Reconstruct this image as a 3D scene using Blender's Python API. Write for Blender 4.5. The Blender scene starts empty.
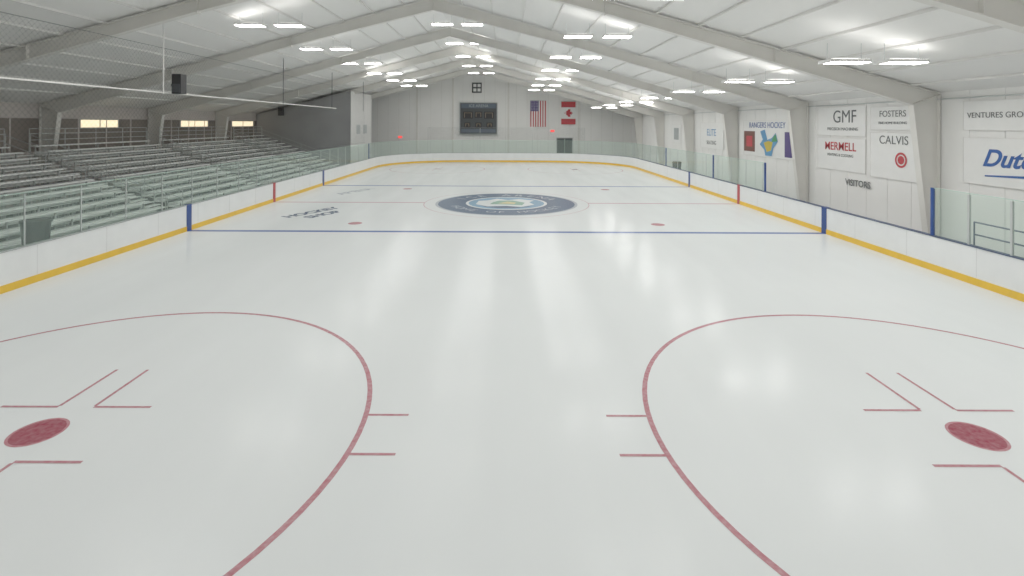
import bpy, math, random
from mathutils import Vector, Matrix
random.seed(4)
F = 0.3048
scene = bpy.context.scene
scene.view_settings.view_transform = 'Standard'
scene.view_settings.look = 'None'
scene.view_settings.exposure = 0.0
scene.view_settings.gamma = 1.25

# ---------------------------------------------------------------- materials
def nt(name):
    m = bpy.data.materials.new(name); m.use_nodes = True
    t = m.node_tree
    b = t.nodes.get('Principled BSDF')
    return m, t, b

def mat(name, col, rough=0.5, metal=0.0, var=0.06, scale=3.0, bump=0.0, stretch=(1,1,1), spec=0.5, emis=None, estr=0.0):
    m, t, b = nt(name)
    tc = t.nodes.new('ShaderNodeTexCoord')
    mp = t.nodes.new('ShaderNodeMapping'); mp.inputs['Scale'].default_value = stretch
    no = t.nodes.new('ShaderNodeTexNoise'); no.inputs['Scale'].default_value = scale; no.inputs['Detail'].default_value = 4
    cr = t.nodes.new('ShaderNodeValToRGB')
    c = col
    cr.color_ramp.elements[0].color = (c[0]*(1-var), c[1]*(1-var), c[2]*(1-var), 1)
    cr.color_ramp.elements[1].color = (min(1,c[0]*(1+var)), min(1,c[1]*(1+var)), min(1,c[2]*(1+var)), 1)
    cr.color_ramp.elements[0].position = 0.3; cr.color_ramp.elements[1].position = 0.7
    t.links.new(tc.outputs['Object'], mp.inputs[0]); t.links.new(mp.outputs[0], no.inputs['Vector'])
    t.links.new(no.outputs['Fac'], cr.inputs[0]); t.links.new(cr.outputs[0], b.inputs['Base Color'])
    b.inputs['Roughness'].default_value = rough; b.inputs['Metallic'].default_value = metal
    b.inputs['Specular IOR Level'].default_value = spec
    if bump:
        bp = t.nodes.new('ShaderNodeBump'); bp.inputs['Strength'].default_value = bump; bp.inputs['Distance'].default_value = 0.02
        t.links.new(no.outputs['Fac'], bp.inputs['Height']); t.links.new(bp.outputs[0], b.inputs['Normal'])
    if emis:
        b.inputs['Emission Color'].default_value = (*emis, 1); b.inputs['Emission Strength'].default_value = estr
    return m

def ice_mat(name, base, fade=0.0, rough=0.17):
    """painted ice: colour, resurfacer streaks, glossy water-ice surface"""
    m, t, b = nt(name)
    tc = t.nodes.new('ShaderNodeTexCoord')
    mp = t.nodes.new('ShaderNodeMapping'); mp.inputs['Scale'].default_value = (1.0, 0.12, 1)
    n1 = t.nodes.new('ShaderNodeTexNoise'); n1.inputs['Scale'].default_value = 1.2; n1.inputs['Detail'].default_value = 6
    n2 = t.nodes.new('ShaderNodeTexNoise'); n2.inputs['Scale'].default_value = 0.35; n2.inputs['Detail'].default_value = 3
    n3 = t.nodes.new('ShaderNodeTexNoise'); n3.inputs['Scale'].default_value = 14; n3.inputs['Detail'].default_value = 4
    t.links.new(tc.outputs['Object'], mp.inputs[0]); t.links.new(mp.outputs[0], n1.inputs['Vector'])
    t.links.new(tc.outputs['Object'], n2.inputs['Vector']); t.links.new(tc.outputs['Object'], n3.inputs['Vector'])
    mix = t.nodes.new('ShaderNodeMix'); mix.data_type = 'RGBA'
    add = t.nodes.new('ShaderNodeMath'); add.operation = 'MULTIPLY'
    t.links.new(n1.outputs['Fac'], add.inputs[0]); t.links.new(n2.outputs['Fac'], add.inputs[1])
    mr = t.nodes.new('ShaderNodeMapRange'); mr.inputs[1].default_value = 0.1; mr.inputs[2].default_value = 0.45
    t.links.new(add.outputs[0], mr.inputs[0]); t.links.new(mr.outputs[0], mix.inputs['Factor'])
    mix.inputs['A'].default_value = (base[0]*0.955, base[1]*0.955, base[2]*0.955, 1)
    mix.inputs['B'].default_value = (*base, 1)
    out = mix.outputs['Result']
    if fade > 0:
        f = t.nodes.new('ShaderNodeMix'); f.data_type = 'RGBA'
        r = t.nodes.new('ShaderNodeMapRange'); r.inputs[1].default_value = 0.3; r.inputs[2].default_value = 0.8
        r.inputs[3].default_value = 0.0; r.inputs[4].default_value = fade
        t.links.new(n3.outputs['Fac'], r.inputs[0]); t.links.new(r.outputs[0], f.inputs['Factor'])
        t.links.new(out, f.inputs['A']); f.inputs['B'].default_value = (0.70, 0.72, 0.72, 1)
        out = f.outputs['Result']
    t.links.new(out, b.inputs['Base Color'])
    rr = t.nodes.new('ShaderNodeMapRange'); rr.inputs[3].default_value = rough-0.05; rr.inputs[4].default_value = rough+0.06
    t.links.new(n1.outputs['Fac'], rr.inputs[0]); t.links.new(rr.outputs[0], b.inputs['Roughness'])
    b.inputs['IOR'].default_value = 1.31
    b.inputs['Specular IOR Level'].default_value = 0.11
    bp = t.nodes.new('ShaderNodeBump'); bp.inputs['Strength'].default_value = 0.10; bp.inputs['Distance'].default_value = 0.01
    t.links.new(n1.outputs['Fac'], bp.inputs['Height']); t.links.new(bp.outputs[0], b.inputs['Normal'])
    return m

def glass_mat(name, tint, fac=0.08):
    m = bpy.data.materials.new(name); m.use_nodes = True
    t = m.node_tree; t.nodes.clear()
    o = t.nodes.new('ShaderNodeOutputMaterial')
    tr = t.nodes.new('ShaderNodeBsdfTransparent'); tr.inputs[0].default_value = (*tint, 1)
    gl = t.nodes.new('ShaderNodeBsdfGlossy'); gl.inputs['Roughness'].default_value = 0.05
    di = t.nodes.new('ShaderNodeBsdfDiffuse'); di.inputs[0].default_value = (0.68, 0.88, 0.78, 1)
    lw = t.nodes.new('ShaderNodeLayerWeight'); lw.inputs[0].default_value = 0.25
    mu = t.nodes.new('ShaderNodeMath'); mu.operation = 'MULTIPLY'; mu.inputs[1].default_value = 0.5
    m1 = t.nodes.new('ShaderNodeMixShader'); m2 = t.nodes.new('ShaderNodeMixShader')
    no = t.nodes.new('ShaderNodeTexNoise'); no.inputs['Scale'].default_value = 2.0
    mr = t.nodes.new('ShaderNodeMapRange'); mr.inputs[3].default_value = fac*0.5; mr.inputs[4].default_value = fac*1.5
    t.links.new(no.outputs['Fac'], mr.inputs[0])
    t.links.new(mr.outputs[0], m1.inputs[0]); t.links.new(tr.outputs[0], m1.inputs[1]); t.links.new(di.outputs[0], m1.inputs[2])
    t.links.new(lw.outputs['Fresnel'], mu.inputs[0]); t.links.new(mu.outputs[0], m2.inputs[0])
    t.links.new(m1.outputs[0], m2.inputs[1]); t.links.new(gl.outputs[0], m2.inputs[2])
    t.links.new(m2.outputs[0], o.inputs[0])
    return m

def net_mat(name, cell=0.1, wire=0.012, col=(0.02,0.02,0.02), axes=('Y','Z')):
    m = bpy.data.materials.new(name); m.use_nodes = True
    t = m.node_tree; t.nodes.clear()
    o = t.nodes.new('ShaderNodeOutputMaterial')
    tc = t.nodes.new('ShaderNodeTexCoord'); sx = t.nodes.new('ShaderNodeSeparateXYZ')
    t.links.new(tc.outputs['Object'], sx.inputs[0])
    ou = []
    for sgn in (1, -1):
        a = t.nodes.new('ShaderNodeMath'); a.operation = 'MULTIPLY_ADD'; a.inputs[1].default_value = sgn
        t.links.new(sx.outputs[axes[0]], a.inputs[0]); t.links.new(sx.outputs[axes[1]], a.inputs[2])
        d = t.nodes.new('ShaderNodeMath'); d.operation = 'PINGPONG'; d.inputs[1].default_value = cell
        t.links.new(a.outputs[0], d.inputs[0])
        l = t.nodes.new('ShaderNodeMath'); l.operation = 'LESS_THAN'; l.inputs[1].default_value = wire
        t.links.new(d.outputs[0], l.inputs[0]); ou.append(l)
    mx = t.nodes.new('ShaderNodeMath'); mx.operation = 'MAXIMUM'
    t.links.new(ou[0].outputs[0], mx.inputs[0]); t.links.new(ou[1].outputs[0], mx.inputs[1])
    tr = t.nodes.new('ShaderNodeBsdfTransparent'); di = t.nodes.new('ShaderNodeBsdfDiffuse'); di.inputs[0].default_value = (*col, 1)
    ms = t.nodes.new('ShaderNodeMixShader')
    t.links.new(mx.outputs[0], ms.inputs[0]); t.links.new(tr.outputs[0], ms.inputs[1]); t.links.new(di.outputs[0], ms.inputs[2])
    t.links.new(ms.outputs[0], o.inputs[0])
    return m

M = {}
M['ice'] = ice_mat('ice_white', (0.735, 0.768, 0.768))
M['ice_red'] = ice_mat('ice_paint_red', (0.42, 0.15, 0.18), 0.3)
M['ice_spot'] = ice_mat('ice_paint_spot_red', (0.28, 0.05, 0.075), 0.15)
M['ice_pink'] = ice_mat('ice_paint_pale_red', (0.56, 0.32, 0.35), 0.4)
M['ice_blue'] = ice_mat('ice_paint_blue', (0.09, 0.15, 0.38), 0.15)
M['ice_navy'] = ice_mat('ice_paint_navy', (0.06, 0.09, 0.16), 0.25)
M['ice_slate'] = ice_mat('ice_paint_slate', (0.09, 0.135, 0.21), 0.18)
M['ice_grey'] = ice_mat('ice_paint_grey', (0.42, 0.46, 0.50), 0.2)
M['ice_green'] = ice_mat('ice_paint_green', (0.25, 0.42, 0.32), 0.2)
M['ice_sky'] = ice_mat('ice_paint_sky', (0.20, 0.36, 0.50), 0.2)
M['ice_yel'] = ice_mat('ice_paint_yellow', (0.62, 0.55, 0.30), 0.2)
M['board'] = mat('board_white_plastic', (0.80, 0.82, 0.82), 0.35, var=0.03, scale=1.5)
M['seam'] = mat('board_seam_grey', (0.62, 0.63, 0.63), 0.6)
M['kick'] = mat('kickplate_yellow', (0.80, 0.48, 0.03), 0.4, var=0.05)
M['navy'] = mat('cap_rail_navy', (0.02, 0.045, 0.12), 0.4)
M['greycap'] = mat('cap_rail_grey', (0.36, 0.39, 0.39), 0.4)
M['blue'] = mat('stripe_blue', (0.008, 0.045, 0.22), 0.4)
M['red'] = mat('stripe_red', (0.42, 0.03, 0.04), 0.4)
M['glass'] = glass_mat('dasher_glass', (0.88, 0.96, 0.92), 0.13)
M['glassedge'] = mat('glass_edge_green', (0.50, 0.68, 0.60), 0.2)
M['alu'] = mat('aluminium_post', (0.55, 0.58, 0.57), 0.35, metal=0.3)
M['wall'] = mat('wall_white_liner', (0.87, 0.865, 0.84), 0.6, var=0.02, scale=0.6)
M['walld'] = mat('wall_grey_liner', (0.58, 0.53, 0.50), 0.7, var=0.06, scale=0.6)
M['brown'] = mat('wall_brown_band', (0.20, 0.17, 0.15), 0.7, var=0.12, scale=0.8)
M['ceil'] = mat('roof_liner_white', (0.89, 0.885, 0.86), 0.7, var=0.025, scale=0.5, stretch=(1,0.3,1))
M['purl'] = mat('purlin_white', (0.78, 0.77, 0.74), 0.7, var=0.04)
M['steel'] = mat('frame_steel_cream', (0.75, 0.735, 0.69), 0.5, var=0.04, scale=1.0)
M['floor'] = mat('floor_rubber_dark', (0.10, 0.11, 0.12), 0.7, var=0.15, scale=4)
M['bleach'] = mat('bleacher_aluminium', (0.84, 0.86, 0.84), 0.38, metal=0.05, var=0.05)
M['bleachd'] = mat('bleacher_frame_galvanised', (0.44, 0.46, 0.45), 0.5, metal=0.2)
M['boxg'] = mat('room_grey_paint', (0.32, 0.325, 0.33), 0.6, var=0.08, scale=0.5)
M['boxl'] = mat('room_light_paint', (0.66, 0.66, 0.64), 0.6, var=0.04)
M['black'] = mat('black_plastic', (0.012, 0.012, 0.014), 0.5)
M['dark'] = mat('dark_grey', (0.045, 0.05, 0.055), 0.5)
M['white'] = mat('white_vinyl', (0.86, 0.86, 0.84), 0.5, var=0.02)
M['inkred'] = mat('ink_red', (0.52, 0.04, 0.05), 0.5)
M['inkblue'] = mat('ink_blue', (0.02, 0.09, 0.34), 0.5)
M['ink'] = mat('ink_charcoal', (0.10, 0.11, 0.11), 0.5)
M['inkbrown'] = mat('ink_brown', (0.16, 0.06, 0.045), 0.5)
M['inkgreen'] = mat('ink_green', (0.06, 0.28, 0.10), 0.5)
M['inkyel'] = mat('ink_yellow', (0.60, 0.45, 0.05), 0.5)
M['inkpurp'] = mat('ink_purple', (0.07, 0.045, 0.18), 0.5)
M['inksky'] = mat('ink_sky', (0.10, 0.30, 0.55), 0.5)
M['steelblue'] = mat('scoreboard_blue_grey', (0.08, 0.11, 0.15), 0.5)
M['amber'] = mat('led_digit_segments', (0.22, 0.17, 0.12), 0.5, emis=(1, 0.6, 0.3), estr=0.02)
M['exit'] = mat('exit_red_lit', (0.8, 0.05, 0.05), 0.5, emis=(1, 0.05, 0.04), estr=1.0)
M['lamp'] = mat('lamp_diffuser', (0.9, 0.9, 0.9), 0.5, emis=(1.0, 0.99, 0.965), estr=25.0)
M['upfill'] = mat('added_ceiling_fill_glow', (0.9, 0.9, 0.9), 0.5, emis=(1.0, 0.99, 0.965), estr=4.5)  # added glow, hidden from the camera, to brighten ceiling and bleachers
M['house'] = mat('lamp_housing_white', (0.75, 0.75, 0.73), 0.4)
M['win'] = mat('window_daylight', (0.8, 0.7, 0.5), 0.3, emis=(1.0, 0.80, 0.50), estr=1.1)
M['net'] = net_mat('net_black', 0.09, 0.0038, (0.08,0.08,0.08))
M['netx'] = net_mat('net_black_end', 0.09, 0.004, (0.15,0.17,0.16), axes=('X','Z'))

# ---------------------------------------------------------------- mesh builder (feet)
class MB:
    def __init__(s): s.v=[]; s.f=[]; s.mi=[]; s.m=[]
    def mid(s, k):
        if k not in s.m: s.m.append(k)
        return s.m.index(k)
    def face(s, pts, k):
        n=len(s.v); s.v += [tuple(p) for p in pts]; s.f.append(tuple(range(n, n+len(pts)))); s.mi.append(s.mid(k))
    def box(s, x0,x1,y0,y1,z0,z1,k):
        if x0>x1: x0,x1=x1,x0
        if y0>y1: y0,y1=y1,y0
        if z0>z1: z0,z1=z1,z0
        n=len(s.v); q=s.mid(k)
        s.v += [(x0,y0,z0),(x1,y0,z0),(x1,y1,z0),(x0,y1,z0),(x0,y0,z1),(x1,y0,z1),(x1,y1,z1),(x0,y1,z1)]
        for a in [(0,3,2,1),(4,5,6,7),(0,1,5,4),(1,2,6,5),(2,3,7,6),(3,0,4,7)]:
            s.f.append(tuple(n+i for i in a)); s.mi.append(q)
    def hexa(s, p, k):
        n=len(s.v); q=s.mid(k); s.v += [tuple(a) for a in p]
        for a in [(0,3,2,1),(4,5,6,7),(0,1,5,4),(1,2,6,5),(2,3,7,6),(3,0,4,7)]:
            s.f.append(tuple(n+i for i in a)); s.mi.append(q)
    def cyl(s, a, b, r, k, n=8, r2=None):
        a=Vector(a); b=Vector(b); d=(b-a).normalized(); r2=r if r2 is None else r2
        u=d.orthogonal().normalized(); w=d.cross(u); i0=len(s.v); q=s.mid(k)
        for c,rr in ((a,r),(b,r2)):
            for i in range(n):
                t=2*math.pi*i/n; s.v.append(tuple(c+u*rr*math.cos(t)+w*rr*math.sin(t)))
        for i in range(n):
            j=(i+1)%n; s.f.append((i0+i,i0+j,i0+n+j,i0+n+i)); s.mi.append(q)
        s.f.append(tuple(i0+i for i in reversed(range(n)))); s.mi.append(q)
        s.f.append(tuple(i0+n+i for i in range(n))); s.mi.append(q)
    def disc(s, x,y,z,r,k,n=64, r0=0.0, a0=0, a1=2*math.pi):
        for i in range(n):
            t0=a0+(a1-a0)*i/n; t1=a0+(a1-a0)*(i+1)/n
            if r0>0: s.face([(x+r0*math.cos(t0),y+r0*math.sin(t0),z),(x+r*math.cos(t0),y+r*math.sin(t0),z),(x+r*math.cos(t1),y+r*math.sin(t1),z),(x+r0*math.cos(t1),y+r0*math.sin(t1),z)],k)
            else: s.face([(x,y,z),(x+r*math.cos(t0),y+r*math.sin(t0),z),(x+r*math.cos(t1),y+r*math.sin(t1),z)],k)
    def build(s, name, parent=None, origin=None, mesh_only=False):
        me=bpy.data.meshes.new(name); o=origin or (0,0,0)
        me.from_pydata([((a-o[0])*F,(b-o[1])*F,(c-o[2])*F) for a,b,c in s.v],[],s.f)
        for k in s.m: me.materials.append(M[k])
        for p,i in zip(me.polygons,s.mi): p.material_index=i
        me.update()
        if mesh_only: return me
        ob=bpy.data.objects.new(name,me); ob.location=(o[0]*F,o[1]*F,o[2]*F)
        scene.collection.objects.link(ob)
        if parent: ob.parent=parent
        return ob

def text(body, size, k, mtx, parent, name='lettering', align='CENTER', shear=0.0, extr=0.01, bold=0.0, sx=1.0):
    cu=bpy.data.curves.new(name,'FONT'); cu.body=body; cu.size=size*F; cu.align_x=align; cu.align_y='CENTER'
    cu.extrude=extr*F; cu.shear=shear; cu.offset=bold*F
    tmp=bpy.data.objects.new('t',cu); scene.collection.objects.link(tmp)
    bpy.context.view_layer.update()
    dg=bpy.context.evaluated_depsgraph_get()
    me=bpy.data.meshes.new_from_object(tmp.evaluated_get(dg)); bpy.data.objects.remove(tmp)
    me.materials.clear(); me.materials.append(M[k])
    ob=bpy.data.objects.new(name,me); scene.collection.objects.link(ob)
    ob.parent=parent
    ob.matrix_world = mtx @ Matrix.Diagonal((sx,1,1,1))
    return ob
def m_right(x,y,z):
    return Matrix(((0,0,-1,x*F),(-1,0,0,y*F),(0,1,0,z*F),(0,0,0,1)))
def m_far(x,y,z):
    return Matrix(((1,0,0,x*F),(0,0,-1,y*F),(0,1,0,z*F),(0,0,0,1)))
def m_ice(x,y,z,rot=0):
    return Matrix.Translation((x*F,y*F,z*F)) @ Matrix.Rotation(rot,4,'Z')

# ---------------------------------------------------------------- geometry constants
XR, XL, XC = 51.0, -79.0, -12.5
Y0, Y1 = -30.0, 206.0
SL = 0.277; ZR = 36.0
def roof(x): return ZR - SL*abs(x-XC)
W = 42.5; YA, YB = -7.0, 193.0; R = 28.0

def rr(off=0.0, n=16):
    pts=[]; r=R+off
    for cx,cy,a in ((-W+R,YB-R,180),(W-R,YB-R,90),(W-R,YA+R,0),(-W+R,YA+R,-90)):
        for i in range(n+1):
            t=math.radians(a-90*i/n); pts.append((cx+r*math.cos(t),cy+r*math.sin(t)))
    return pts

# ---------------------------------------------------------------- shell
b=MB(); b.box(XL-1,XR+1,Y0-1,Y1+1,-0.6,-0.06,'floor'); b.build('floor')
b=MB(); b.box(XR,XR+0.7,Y0,Y1,-0.05,roof(XR)+0.2,'wall')
for i in range(60):
    y=Y0+4*i+2
    if y<Y1: b.box(XR-0.06,XR,y,y+0.12,0,roof(XR),'wall')
b.build('wall_right')
b=MB()
b.box(XL-0.7,XL,Y0,Y1,-0.05,9.5,'walld'); b.box(XL-0.7,XL,Y0,Y1,9.5,15.2,'brown'); b.box(XL-0.7,XL,Y0,Y1,15.2,roof(XL)+0.2,'walld')
y=Y0
while y<Y1-1:
    b.box(XL,XL+0.15,y,y+0.25,9.5,15.2,'walld'); y+=6.5
b.box(XL,XL+0.25,Y0,Y1,15.1,15.4,'walld')
b.build('wall_left')
def gable(name,y0,y1,k):
    b=MB(); pts=[(XL,-0.05),(XR,-0.05),(XR,roof(XR)),(XC,roof(XC)),(XL,roof(XL))]
    b.face([(x,y0,z) for x,z in pts],k); b.face([(x,y1,z) for x,z in reversed(pts)],k)
    for i in range(5):
        a=pts[i]; c=pts[(i+1)%5]; b.face([(a[0],y0,a[1]),(a[0],y1,a[1]),(c[0],y1,c[1]),(c[0],y0,c[1])],k)
    return b
b=gable('wall_far',Y1,Y1+0.7,'wall')
x=XL+5
while x<XR:
    b.box(x,x+0.18,Y1-0.1,Y1,0,roof(x)-0.3,'purl'); x+=4.33
for x in (-58,-36.5,-22,0.5,29):
    b.box(x,x+0.7,Y1-0.5,Y1,0,roof(x)-0.5,'steel')
b.build('wall_far')
gable('wall_near',Y0-0.7,Y0,'wall').build('wall_near')
b=MB()
for s,xe in ((-1,XL-0.7),(1,XR+0.7)):
    b.hexa([(xe,Y0-0.7,roof(xe)),(XC,Y0-0.7,ZR),(XC,Y1+0.7,ZR),(xe,Y1+0.7,roof(xe)),(xe,Y0-0.7,roof(xe)+0.6),(XC,Y0-0.7,ZR+0.6),(XC,Y1+0.7,ZR+0.6),(xe,Y1+0.7,roof(xe)+0.6)],'ceil')
for d in range(1,13):
    for s in (-1,1):
        x=XC+s*d*5.0
        z=roof(x); b.box(x-0.12,x+0.12,Y0,Y1,z-0.25,z-0.0,'purl')
b.build('ceiling')

# rigid frames
frames=[-18,8,34,60,86,112,138,164,190]
for D in frames:
    b=MB()
    def mk(s):
        h=66.5 if s<0 else 63.5
        half=[((h-0.2,0),(h-1.3,0)),((h-0.2,roof(XC+h)-0.1),(h-3.3,roof(XC+h-3.3)-2.4)),]
        L=[]
        for (ox,oz),(ix,iz) in half: L.append(((XC+s*ox,oz),(XC+s*ix,iz)))
        for dx,dep in ((44,2.0),(24,1.8),(0,2.3)):
            L.append(((XC+s*dx,roof(XC+s*dx)-0.33),(XC+s*dx,roof(XC+s*dx)-dep)))
        return L
    for s in (-1,1):
        L=mk(s)
        for i in range(len(L)-1):
            (o0,i0),(o1,i1)=L[i],L[i+1]
            for a,c in (((o0,o1)),((i0,i1))):
                dx=c[0]-a[0]; dz=c[1]-a[1]; l=math.hypot(dx,dz); nx,nz=-dz/l*0.05,dx/l*0.05
                b.hexa([(a[0]-nx,D-0.42,a[1]-nz),(c[0]-nx,D-0.42,c[1]-nz),(c[0]-nx,D+0.42,c[1]-nz),(a[0]-nx,D+0.42,a[1]-nz),
                        (a[0]+nx,D-0.42,a[1]+nz),(c[0]+nx,D-0.42,c[1]+nz),(c[0]+nx,D+0.42,c[1]+nz),(a[0]+nx,D+0.42,a[1]+nz)],'steel')
            b.hexa([(i0[0],D-0.04,i0[1]),(i1[0],D-0.04,i1[1]),(i1[0],D+0.04,i1[1]),(i0[0],D+0.04,i0[1]),
                    (o0[0],D-0.04,o0[1]),(o1[0],D-0.04,o1[1]),(o1[0],D+0.04,o1[1]),(o0[0],D+0.04,o0[1])],'steel')
        (o,i)=L[1]; b.hexa([(i[0],D-0.4,i[1]),(o[0],D-0.4,o[1]-0.3),(o[0],D+0.4,o[1]-0.3),(i[0],D+0.4,i[1]),
              (i[0],D-0.4,i[1]+0.1),(o[0],D-0.4,o[1]-0.2),(o[0],D+0.4,o[1]-0.2),(i[0],D+0.4,i[1]+0.1)],'steel')
        for dx in (44,24):
            x=XC+s*dx; b.box(x-0.06,x+0.06,D-0.42,D+0.42,roof(x)-2.0,roof(x)-0.33,'steel')
    b.box(XC-0.06,XC+0.06,D-0.42,D+0.42,ZR-2.3,ZR-0.4,'steel')
    b.build('steel_roof_frame')

# ---------------------------------------------------------------- ice and markings
b=MB(); b.face([(x,y,0) for x,y in reversed(rr(0.0))],'ice')
p=rr(0.0)
for i in range(len(p)):
    a=p[i]; c=p[(i+1)%len(p)]; b.face([(a[0],a[1],0),(c[0],c[1],0),(c[0],c[1],-0.05),(a[0],a[1],-0.05)],'ice')
ice=b.build('ice_sheet')
Z=0.008
b=MB()
def line(x0,x1,y0,y1,k,z=Z): b.face([(x0,y0,z),(x1,y0,z),(x1,y1,z),(x0,y1,z)],k)
SP=23.7
def faceoff(cx,cy,k='ice_red'):
    b.disc(cx,cy,Z,15.09,k,96,r0=14.83)
    b.disc(cx,cy,Z,1.14,'ice_red',32,r0=1.02)
    b.disc(cx,cy,Z,1.02,'ice_spot',32,r0=0.0)
    for sx in (-1,1):
        for sy in (-1,1):
            x=cx+sx*0.9; y=cy+sy*2.1
            line(min(x,x+sx*2.9),max(x,x+sx*2.9),y-0.085,y+0.085,k,Z+0.002)
            line(x-0.085,x+0.085,min(y+sy*0.085,y+sy*3.9),max(y+sy*0.085,y+sy*3.9),k,Z+0.002)
            yy=cy+sy*1.5; xx=cx+sx*15.0
            line(min(xx,xx+sx*2),max(xx,xx+sx*2),yy-0.085,yy+0.085,k,Z+0.002)
for cx in (-21.9,21.9):
    faceoff(cx,SP); faceoff(cx,162.3,'ice_pink')
    for yy in (73.5,112.5): b.disc(cx,yy,Z,1.0,'ice_red',24)
def half_w(y):
    if y>YB-R: return W-R+math.sqrt(max(0,R*R-(y-(YB-R))**2))
    if y<YA+R: return W-R+math.sqrt(max(0,R*R-((YA+R)-y)**2))
    return W
for yy in (68,118): line(-W,W,yy-0.5,yy+0.5,'ice_blue')
for x0,x1 in ((-W,-15.0),(15.0,W)): line(x0,x1,92.6,93.4,'ice_pink')
for yy in (4,182):
    w=half_w(yy)-0.05; line(-w,w,yy-0.085,yy+0.085,'ice_pink')
    s=1 if yy<50 else -1
    b.disc(0,yy,Z,6.0,'ice_pink',32,r0=5.83,a0=0 if s>0 else math.pi,a1=math.pi if s>0 else 2*math.pi)
cy=93
b.disc(0,cy,Z,15.0,'ice_pink',96,r0=14.85)
b.disc(0,cy,Z,12.9,'ice_grey',96,r0=12.4)
b.disc(0,cy,Z,12.4,'ice_slate',96,r0=7.4)
b.disc(0,cy,Z,7.4,'ice',96,r0=6.9)
b.disc(0,cy,Z,6.9,'ice_sky',96)
zz=Z+0.006
b.face([(x,cy+y,zz) for x,y in [(-5.5,-1.5),(-3.5,-4),(0,-3.2),(2.5,-4.4),(5,-2),(4.2,1),(5.2,3),(2.5,4.8),(0.3,3.4),(-1.8,5.2),(-3.6,3),(-5.2,2.4)]],'ice')
b.face([(x,cy+y,zz+0.004) for x,y in [(-3,-1.5),(0,-2),(2.8,-2.6),(3.4,0.4),(1.2,3),(-1.4,2.8),(-2.4,1)]],'ice_green')
b.face([(x,cy+y,zz+0.008) for x,y in [(-1.6,-0.6),(1.4,-1.4),(1.8,0.3),(0.2,1.6)]],'ice_yel')
b.face([(x,cy+y,zz+0.004) for x,y in [(-5,-2.2),(-3.6,-4.6),(-1.2,-5.9),(1.2,-5.9),(3.6,-4.6),(5,-2.6),(2.6,-4.6),(0,-3.6),(-3.2,-4.2)]],'ice_navy')
b.build('ice_markings',parent=ice)
for ch,a in [(c,i) for i,c in enumerate('ICE ARENA')]:
    if ch!=' ':
        t=math.radians(150-a*15); text(ch,3.0,'ice_grey',m_ice(9.8*math.cos(t),cy+9.8*math.sin(t),0.02,t-math.pi/2),ice,'emblem_letter',extr=0.0)
for a,ch in enumerate('HOME OF HOCKEY'):
    if ch!=' ':
        t=math.radians(205+a*10); text(ch,2.3,'ice_grey',m_ice(9.8*math.cos(t),cy+9.8*math.sin(t),0.02,t+math.pi/2),ice,'emblem_letter',extr=0.0)
text('HOCKEY',2.6,'ice_navy',m_ice(-31.5,82.5,0.014,math.radians(62)),ice,'ice_advert',extr=0,bold=0.12)
text('SHOP',2.6,'ice_navy',m_ice(-29,80.5,0.014,math.radians(62)),ice,'ice_advert',extr=0,bold=0.12)
text('ARENA',3.2,'ice_grey',m_ice(-32,108,0.014,math.radians(65)),ice,'ice_advert',extr=0,bold=0.12)

# ---------------------------------------------------------------- dasher boards
HB=3.5
b=MB()
def ring(o0,o1,z0,z1,k,kf=None):
    A=rr(o0); B=rr(o1); n=len(A)
    for i in range(n):
        j=(i+1)%n; a,c,d,e=A[i],A[j],B[i],B[j]
        kk = k if kf is None else kf((a[0]+c[0])/2,(a[1]+c[1])/2)
        b.face([(a[0],a[1],z0),(c[0],c[1],z0),(c[0],c[1],z1),(a[0],a[1],z1)],kk)
        b.face([(e[0],e[1],z0),(d[0],d[1],z0),(d[0],d[1],z1),(e[0],e[1],z1)],kk)
        b.face([(a[0],a[1],z1),(c[0],c[1],z1),(e[0],e[1],z1),(d[0],d[1],z1)],kk)
ring(0.02,0.5,0.0,HB-0.08,'board')
ring(-0.04,0.02,0.0,0.66,'kick')
ring(-0.05,0.54,HB-0.08,HB,'greycap',lambda x,y: 'navy' if x>30 else 'greycap')
for s in (-1,1):
    for yy,k,w in ((68,'blue',0.5),(118,'blue',0.5),(93,'red',0.45)):
        x=s*W; b.box(x-s*0.045,x+s*0.02,yy-w,yy+w,0,HB-0.02,k)
        b.box(x-s*0.06,x+s*0.58,yy-w,yy+w,HB-0.12,HB+0.02,k)
    y=22
    while y<165:
        b.box(s*(W+0.01),s*(W+0.03),y-0.02,y+0.02,0.7,HB-0.12,'seam'); y+=8
b.build('dasher_boards')

# glass
def resample(pts,sp):
    out=[pts[0]]; acc=0
    for i in range(len(pts)-1):
        a=Vector(pts[i]); c=Vector(pts[i+1]); l=(c-a).length; t=0
        while acc+(l-t)>=sp:
            t+=sp-acc; acc=0; q=a+(c-a)*(t/l); out.append((q.x,q.y))
        acc+=l-t
    if (Vector(out[-1])-Vector(pts[-1])).length>0.5: out.append(pts[-1])
    return out
def glass_run(b,pts,z0,z1,sp=6,post='alu',pw=0.045):
    P=resample(pts,sp)
    for i,p in enumerate(P):
        b.box(p[0]-pw,p[0]+pw,p[1]-pw,p[1]+pw,z0,z1-0.1,post)
    for i in range(len(P)-1):
        a,c=P[i],P[i+1]
        b.face([(a[0],a[1],z0),(c[0],c[1],z0),(c[0],c[1],z1),(a[0],a[1],z1)],'glass')
        d=(Vector(c)-Vector(a)).normalized(); n=(-d.y*0.03,d.x*0.03)
        b.hexa([(a[0]-n[0],a[1]-n[1],z1),(c[0]-n[0],c[1]-n[1],z1),(c[0]+n[0],c[1]+n[1],z1),(a[0]+n[0],a[1]+n[1],z1),
                (a[0]-n[0],a[1]-n[1],z1+0.05),(c[0]-n[0],c[1]-n[1],z1+0.05),(c[0]+n[0],c[1]+n[1],z1+0.05),(a[0]+n[0],a[1]+n[1],z1+0.05)],'glassedge')
b=MB(); HG=8.2
full=rr(0.25)
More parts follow.
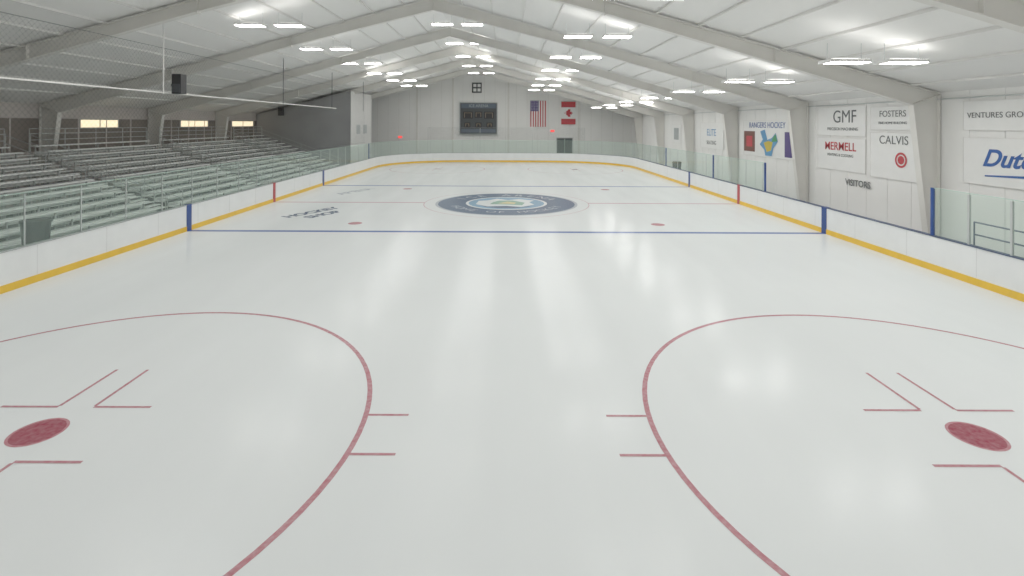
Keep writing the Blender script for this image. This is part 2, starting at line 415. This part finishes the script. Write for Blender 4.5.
arc=[p for p in full[:34]]
path=[(-W-0.25,21)]+arc+[(W+0.25,84)]
glass_run(b,path,HB,HG,6)
glass_run(b,[(W+0.25,51.0),(W+0.25,21)],HB,HG,4,pw=0.09)
for x,y in ((W+0.25,84),(W+0.25,51),(W+0.25,105),(W+0.25,136),(-W-0.25,158)):
    b.box(x-0.11,x+0.11,y-0.16,y+0.16,HB,HG+0.05,'blue')
b.build('rink_glass')
# dark guard rail on the walkway behind the right boards
b=MB()
for z in (5.0,3.8): b.cyl((46,14,z),(46,50,z),0.08,'navy',8)
for y in (14,20,26,32,38,44,50): b.cyl((46,y,-0.05),(46,y,5.0),0.07,'navy',8)
b.build('guard_rail')

# ---------------------------------------------------------------- lights
lm=MB()
lm.box(-1.9,1.9,-0.95,0.95,0,0.25,'house'); lm.face([(-1.83,-0.9,-0.01),(-1.83,0.9,-0.01),(1.83,0.9,-0.01),(1.83,-0.9,-0.01)],'lamp')
lm.box(-1.9,-1.84,-0.95,0.95,-0.08,0,'house'); lm.box(1.84,1.9,-0.95,0.95,-0.08,0,'house')
lm.box(-1.2,1.2,-0.25,0.25,0.25,0.42,'house')
lm.face([(-1.8,0.35,0.26),(1.8,0.35,0.26),(1.8,0.9,0.26),(-1.8,0.9,0.26)],'upfill')  # upward fill strips added on the housing top, unseen from below
lm.face([(-1.8,-0.9,0.26),(1.8,-0.9,0.26),(1.8,-0.35,0.26),(-1.8,-0.35,0.26)],'upfill')
for x in (-1.6,1.6): lm.cyl((x,0,0.25),(x,0,1.85),0.03,'alu',6)
lme=lm.build('high_bay_light',mesh_only=True)
for X in (-32.6,-9,12.4,34.5):
    for k in range(-2,7):
        D=48+22*k
        for dx in (-2.7,2.7):
            x=X+dx; ob=bpy.data.objects.new('high_bay_light',lme)
            ob.location=(x*F,D*F,(roof(X)-2.6)*F); scene.collection.objects.link(ob)

# ---------------------------------------------------------------- bleachers
def bleacher(y0,y1):
    b=MB()
    for i in range(12):
        xf=-50-2.1*i; zf=0.5+0.8*i
        b.box(xf,xf-1.15,y0,y1,zf-0.12,zf,'bleach')
        b.box(xf-1.25,xf-2.15,y0,y1,zf+1.24,zf+1.42,'bleach')
        b.box(xf-1.2,xf-1.25,y0,y1,zf,zf+0.5,'bleachd')
        y=y0+0.6
        while y<y1:
            b.box(xf-1.7,xf-1.82,y,y+0.16,0,zf+1.24,'bleachd')
            b.box(xf-0.1,xf-2.0,y,y+0.16,zf-0.3,zf-0.12,'bleachd')
            y+=(y1-y0-1.36)/4
    xe=-50-2.1*12
    for z in (11.6,12.6,13.4): b.cyl((xe,y0,z),(xe,y1,z),0.05,'alu',6)
    y=y0
    while y<=y1+0.01: b.cyl((xe,y,0),(xe,y,13.4),0.05,'alu',6); y+=(y1-y0)/4
    for y in (y0,y1):
        for dz in (3.2,2.0): b.cyl((-51,y,0.5+dz),(xe,y,9.3+dz),0.045,'alu',6)
        for i in range(0,13,3): b.cyl((-51-2.0*i,y,0),(-51-2.0*i,y,0.5+0.75*i+3.2),0.045,'alu',6)
    b.build('bleacher_section')
for a in ((20,46),(50,76),(80,106),(110,136),(140,156)): bleacher(*a)
for y in (46,76,106,136):
    b=MB()
    for i in range(12):
        xf=-50-2.1*i; zf=0.5+0.8*i
        b.box(xf,xf-1.05,y+0.3,y+3.7,zf-0.5,zf-0.4,'bleach'); b.box(xf-1.05,xf-2.1,y+0.3,y+3.7,zf-0.1,zf,'bleach')
        for yy in (y+0.4,y+3.5): b.box(xf-1.0,xf-1.1,yy,yy+0.1,0,zf-0.1,'bleachd')
    b.build('aisle_stairs')

# grey room at far left
b=MB(); x0,x1,y0,y1=XL+0.3,-49,160,184
b.face([(x0,y0,0),(x1,y0,0),(x1,y0,roof(x1)-1.2),(x0,y0,roof(x0)-0.5)],'boxg')
b.face([(x1,y0,0),(x1,y1,0),(x1,y1,roof(x1)-1.2),(x1,y0,roof(x1)-1.2)],'boxl')
b.face([(x0,y1,0),(x0,y1,roof(x0)-0.5),(x1,y1,roof(x1)-1.2),(x1,y1,0)],'boxg')
b.face([(x0,y0,roof(x0)-0.5),(x1,y0,roof(x1)-1.2),(x1,y1,roof(x1)-1.2),(x0,y1,roof(x0)-0.5)],'boxg')
b.face([(x0,y0,0),(x0,y0,roof(x0)-0.5),(x0,y1,roof(x0)-0.5),(x0,y1,0)],'boxg')
for y in (160.0,184.0): b.box(x1,x1+0.1,y-0.3,y+0.1,0,roof(x1)-1.3,'boxl')
b.box(x1,x1+0.12,166,170,11,14,'greycap'); b.box(x1,x1+0.12,174,178,11,14,'greycap')
b.build('press_room')
b=MB(); b.box(-71.5,-70,158.9,159.98,16.8,19.4,'black'); b.box(-71.3,-70.2,158.8,158.9,17,18.3,'dark'); b.build('loudspeaker')

# left windows
for i,(a,c) in enumerate(((94,103),(123,134),(146,158))):
    b=MB(); b.box(XL+0.02,XL+0.12,a,c,13.5,14.9,'win')
    b.box(XL,XL+0.2,a-0.2,a,13.3,15.1,'alu'); b.box(XL,XL+0.2,c,c+0.2,13.3,15.1,'alu')
    b.box(XL,XL+0.2,a,c,13.3,13.5,'alu'); b.box(XL,XL+0.2,a,c,14.9,15.1,'alu')
    b.box(XL,XL+0.2,(a+c)/2-0.1,(a+c)/2+0.1,13.5,14.9,'alu')
    b.build('window_%d'%(i+1))

# spectator netting + support pipe
b=MB(); XN=-44.0
b.face([(XN,20,HG+0.3),(XN,158,HG+0.3),(XN,158,24),(XN,20,24)],'net')
b.cyl((XN,20,18.3),(XN,131,18.3),0.09,'purl',8)
b.cyl((XN,20,24),(XN,158,24),0.03,'dark',6)
b.cyl((XN,20,HG+0.3),(XN,158,HG+0.3),0.03,'dark',6)
for y in (30,65,100,128,156):
    b.cyl((XN,y,18.1),(XN,y,roof(XN)-0.05),0.08,'dark' if y>70 else 'purl',8)
b.build('spectator_netting')
b=MB(); b.box(-43.6,-42.4,66,67.2,18.2,20.8,'black'); b.box(-43.5,-42.5,65.95,66,18.4,19.5,'dark'); b.box(-43.9,-43.5,66.3,66.6,19.2,19.5,'dark'); b.build('loudspeaker')
b=MB(); b.face([(-30,YB+1,HG+0.2),(30,YB+1,HG+0.2),(30,YB+1,13),(-30,YB+1,13)],'netx'); b.cyl((-30,YB+1,13),(30,YB+1,13),0.02,'greycap',6)
for x in (-30,-10,10,30): b.cyl((x,YB+1,0),(x,YB+1,13),0.05,'alu',6)
b.build('end_netting')

# trash bins
b=MB(); b.cyl((-48.2,52,0),(-48.2,52,4.2),0.95,'dark',20,1.2); b.cyl((-48.2,52,4.2),(-48.2,52,4.45),1.3,'dark',20,1.3)
b.cyl((-48.2,52,4.45),(-48.2,52,4.5),1.1,'black',20,1.1); b.build('trash_bin')
b=MB(); b.cyl((47,140,0),(47,140,4.0),1.0,'black',20,1.2); b.cyl((47,140,4.0),(47,140,4.3),1.3,'black',20,1.1); b.build('trash_bin')

# ---------------------------------------------------------------- far wall items
y=Y1-0.5
b=MB(); b.box(-18.6,-3.9,y-0.6,y,10.4,23.0,'dark'); b.box(-18.9,-3.6,y-0.65,y,22.8,23.1,'greycap'); b.box(-18.9,-3.6,y-0.65,y,10.2,10.5,'greycap')
b.box(-18.9,-18.6,y-0.65,y,10.2,23.1,'greycap'); b.box(-3.9,-3.6,y-0.65,y,10.2,23.1,'greycap')
b.box(-18.2,-4.3,y-0.7,y-0.6,20.8,22.6,'steelblue')
for (xa,xb,za,zb) in ((-17.5,-13.5,16.6,19.4),(-12.8,-9.7,16.9,19.4),(-9,-5,16.6,19.4),(-17,-14.5,13,15),(-12.5,-10,13,15),(-8,-5.5,13,15)):
    b.box(xa,xb,y-0.68,y-0.6,za,zb,'black')
    b.box(xa+0.5,xa+0.7,y-0.72,y-0.68,za+0.4,zb-0.4,'amber'); b.box(xb-0.7,xb-0.5,y-0.72,y-0.68,za+0.4,zb-0.4,'amber'); b.box(xa+0.5,xb-0.5,y-0.72,y-0.68,zb-0.6,zb-0.45,'amber')
b.box(-18.2,-4.3,y-0.66,y-0.6,11.0,12.4,'steelblue')
sc=b.build('scoreboard')
text('ICE ARENA',1.6,'greycap',m_far(-11.2,y-0.72,21.7),sc)
yf=Y1-0.35
b=MB(); n=13; x0,x1,z0,z1=9.7,16.0,13.4,23.9
for i in range(n):
    a=x0+(x1-x0)*i/n; c=x0+(x1-x0)*(i+1)/n
    b.box(a,c,yf-0.06-0.03*math.sin(i),yf,z0,z1,'inkred' if i%2==0 else 'white')
b.box(x0-0.02,x0+(x1-x0)*0.54,yf-0.13,yf-0.05,z1-4.2,z1+0.02,'inkpurp')
for r in range(6):
    for c in range(5): b.box(x0+0.3+c*0.65,x0+0.5+c*0.65,yf-0.16,yf-0.13,z1-0.5-r*0.65,z1-0.3-r*0.65,'white')
b.cyl((x0-0.2,yf-0.06,z1+0.1),(x1+0.2,yf-0.06,z1+0.1),0.08,'alu',6)
b.build('american_flag')
b=MB(); x0,x1,z0,z1=22.2,28.0,14.4,23.6; q=(z1-z0)/4
b.box(x0,x1,yf-0.08,yf,z0,z0+q,'inkred'); b.box(x0,x1,yf-0.08,yf,z0+q,z1-q,'white'); b.box(x0,x1,yf-0.08,yf,z1-q,z1,'inkred')
leaf=[(0,1),(.18,.66),(.36,.75),(.28,.3),(.5,.5),(.56,.38),(.88,.44),(.78,.15),(.9,.08),(.4,-.35),(.46,-.52),(.06,-.46),(.06,-.95)]
leaf=leaf+[(-a,c) for a,c in reversed(leaf[1:])]
cx,cz=(x0+x1)/2,(z0+z1)/2
b.face([(cx+c*1.9,yf-0.12,cz-a*1.9) for a,c in leaf],'inkred')
b.cyl((x0-0.2,yf-0.06,z1+0.1),(x1+0.2,yf-0.06,z1+0.1),0.08,'alu',6)
b.build('canadian_flag')
b=MB(); b.box(-14,-10,Y1-0.3,Y1-0.1,27,31.2,'black')
for x in (-13.4,-11.7):
    for z in (27.6,29.4): b.box(x,x+1.2,Y1-0.36,Y1-0.3,z,z+1.2,'white')
b.build('window_4')
b=MB(); b.box(20.5,26.8,Y1-0.25,Y1-0.12,0,8.8,'dark'); b.box(20.2,20.5,Y1-0.3,Y1-0.12,0,9.1,'alu'); b.box(26.8,27.1,Y1-0.3,Y1-0.12,0,9.1,'alu'); b.box(20.2,27.1,Y1-0.3,Y1-0.12,8.8,9.1,'alu'); b.box(23.6,23.7,Y1-0.3,Y1-0.12,0,8.8,'alu'); b.build('door_1')
def exit_sign(x,z):
    b=MB(); b.box(x-0.8,x+0.8,Y1-0.3,Y1-0.1,z-0.4,z+0.4,'exit'); b.box(x-0.9,x+0.9,Y1-0.25,Y1-0.1,z-0.5,z+0.5,'white'); b.build('exit_sign')
exit_sign(18.7,11.7); exit_sign(-43,9.0)

# ---------------------------------------------------------------- right wall banners
XW=XR-0.1
def banner(D0,D1,z0,z1,name='sponsor_banner'):
    b=MB(); b.box(XW-0.06,XW,D1,D0,z0,z1,'white')
    for z in (z0,z1): b.box(XW-0.1,XW,D1,D0,z-0.025,z+0.025,'purl')
    for y in (D0,D1): b.box(XW-0.1,XW,y-0.025,y+0.025,z0,z1,'purl')
    return b
X2=XW-0.1
o=banner(83,72,12.9,17.3).build('sponsor_banner')
text('GMF',2.7,'ink',m_right(X2,76.5,15.7),o); text('PRECISION MACHINING',0.65,'ink',m_right(X2,77,13.9),o)
o=banner(83,72,7.6,12.5).build('sponsor_banner')
text('MERMELL',1.75,'inkred',m_right(X2,77.5,11.2),o,bold=0.02); text('HEATING & COOLING',0.6,'ink',m_right(X2,77.5,9.9),o)
o=banner(71,61.5,13.9,17.0).build('sponsor_banner')
text('FOSTERS',1.2,'ink',m_right(X2,67.0,16.0),o); text('FINE HOME BUILDING',0.5,'ink',m_right(X2,67.0,14.8),o)
b=banner(71,61.5,7.4,13.5)
def rdisc(b,yc,zc,r,k,r0=0,dx=0.02):
    n=32
    for i in range(n):
        t0=2*math.pi*i/n; t1=2*math.pi*(i+1)/n
        P=lambda r,t:(XW-0.08-dx,yc+r*math.cos(t),zc+r*math.sin(t))
        b.face([P(r0,t0),P(r,t0),P(r,t1),P(r0,t1)] if r0 else [(XW-0.08-dx,yc,zc),P(r,t0),P(r,t1)],k)
rdisc(b,65.5,10.0,1.0,'inkred',0.72); rdisc(b,65.5,10.0,0.55,'inkred')
o=b.build('sponsor_banner'); text('CALVIS',1.6,'ink',m_right(X2,66.8,12.5),o)
b=banner(109,90,8.2,15.4)
b.box(X2-0.02,XW,104,108.6,9.0,13.2,'inkbrown'); b.box(X2-0.04,XW,105,107.5,10,12.2,'inkred')
b.box(X2-0.02,XW,90.4,92.8,8.6,13.2,'inkpurp')
yc,zc=98.5,11
b.face([(X2-0.03,yc-a*1.0,zc+c) for a,c in [(-3.2,2.2),(-2.2,0.6),(-3.4,-0.4),(-1.6,-1.4),(-1.2,-2.5),(1.2,-2.5),(1.8,-1),(3.4,0.4),(2.6,2.0),(1.2,1.0),(-0.4,0.6),(-1.4,2.6)]],'inksky')
b.face([(X2-0.05,yc-a*1.0,zc+c) for a,c in [(-1.8,0),(-0.6,-1.8),(1.0,-1.4),(1.6,0.2),(0,0.4)]],'inkyel')
b.face([(X2-0.05,yc-a*1.0,zc+c) for a,c in [(1.2,0.2),(3.2,0.4),(2.6,1.8),(1.5,0.9)]],'inkgreen')
o=b.build('sponsor_banner'); text('RANGERS HOCKEY',1.6,'inkblue',m_right(X2,99.5,14.4),o)
o=banner(133,119,8.6,15.0).build('sponsor_banner'); text('ELITE',2.4,'inksky',m_right(X2,126,12.5),o); text('SKATING',1.4,'ink',m_right(X2,126,10),o)
b=banner(156,148,9,14.5); b.box(X2-0.02,XW,150,154,10,13.5,'greycap'); b.build('sponsor_banner')
o=banner(56.6,42,14.0,17.2).build('sponsor_banner'); text('VENTURES GROUP LLC',0.85,'ink',m_right(X2,51.7,15.6),o)
b=banner(56.6,42,8.2,13.2)
b.hexa([(X2-0.02,54,9.1),(X2-0.02,47,9.4),(XW,47,9.4),(XW,54,9.1),(X2-0.02,54,9.25),(X2-0.02,47,9.7),(XW,47,9.7),(XW,54,9.25)],'inkblue')
o=b.build('sponsor_banner'); text('Dutch',2.5,'inkblue',m_right(X2,51.2,11.0),o,shear=0.4,bold=0.06)
e=bpy.data.objects.new('visitors_sign',None); scene.collection.objects.link(e); e.location=(X2*F,74*F,6*F); bpy.context.view_layer.update()
t=text('VISITORS',1.3,'ink',m_right(X2+0.02,74,6.0),e,bold=0.02); t.matrix_world=m_right(X2+0.02,73.6,6.0)
b=MB(); b.cyl((XR-0.2,Y0+1,17.6),(XR-0.2,Y1-1,17.6),0.08,'alu',6); b.build('electrical_conduit')

# ---------------------------------------------------------------- world + camera
w=bpy.data.worlds.new('World'); scene.world=w; w.use_nodes=True
w.node_tree.nodes['Background'].inputs[0].default_value=(0.6,0.7,0.8,1); w.node_tree.nodes['Background'].inputs[1].default_value=0.5
cam=bpy.data.cameras.new('camera'); co=bpy.data.objects.new('camera',cam); scene.collection.objects.link(co)
co.location=(-0.13*F,0,14.46*F); co.rotation_euler=(math.pi/2,-0.0042,0)
cam.sensor_width=36; cam.lens=508/1024*36; cam.shift_x=(512-506)/1024; cam.shift_y=-(288-124)/1024
cam.clip_end=500; scene.camera=co
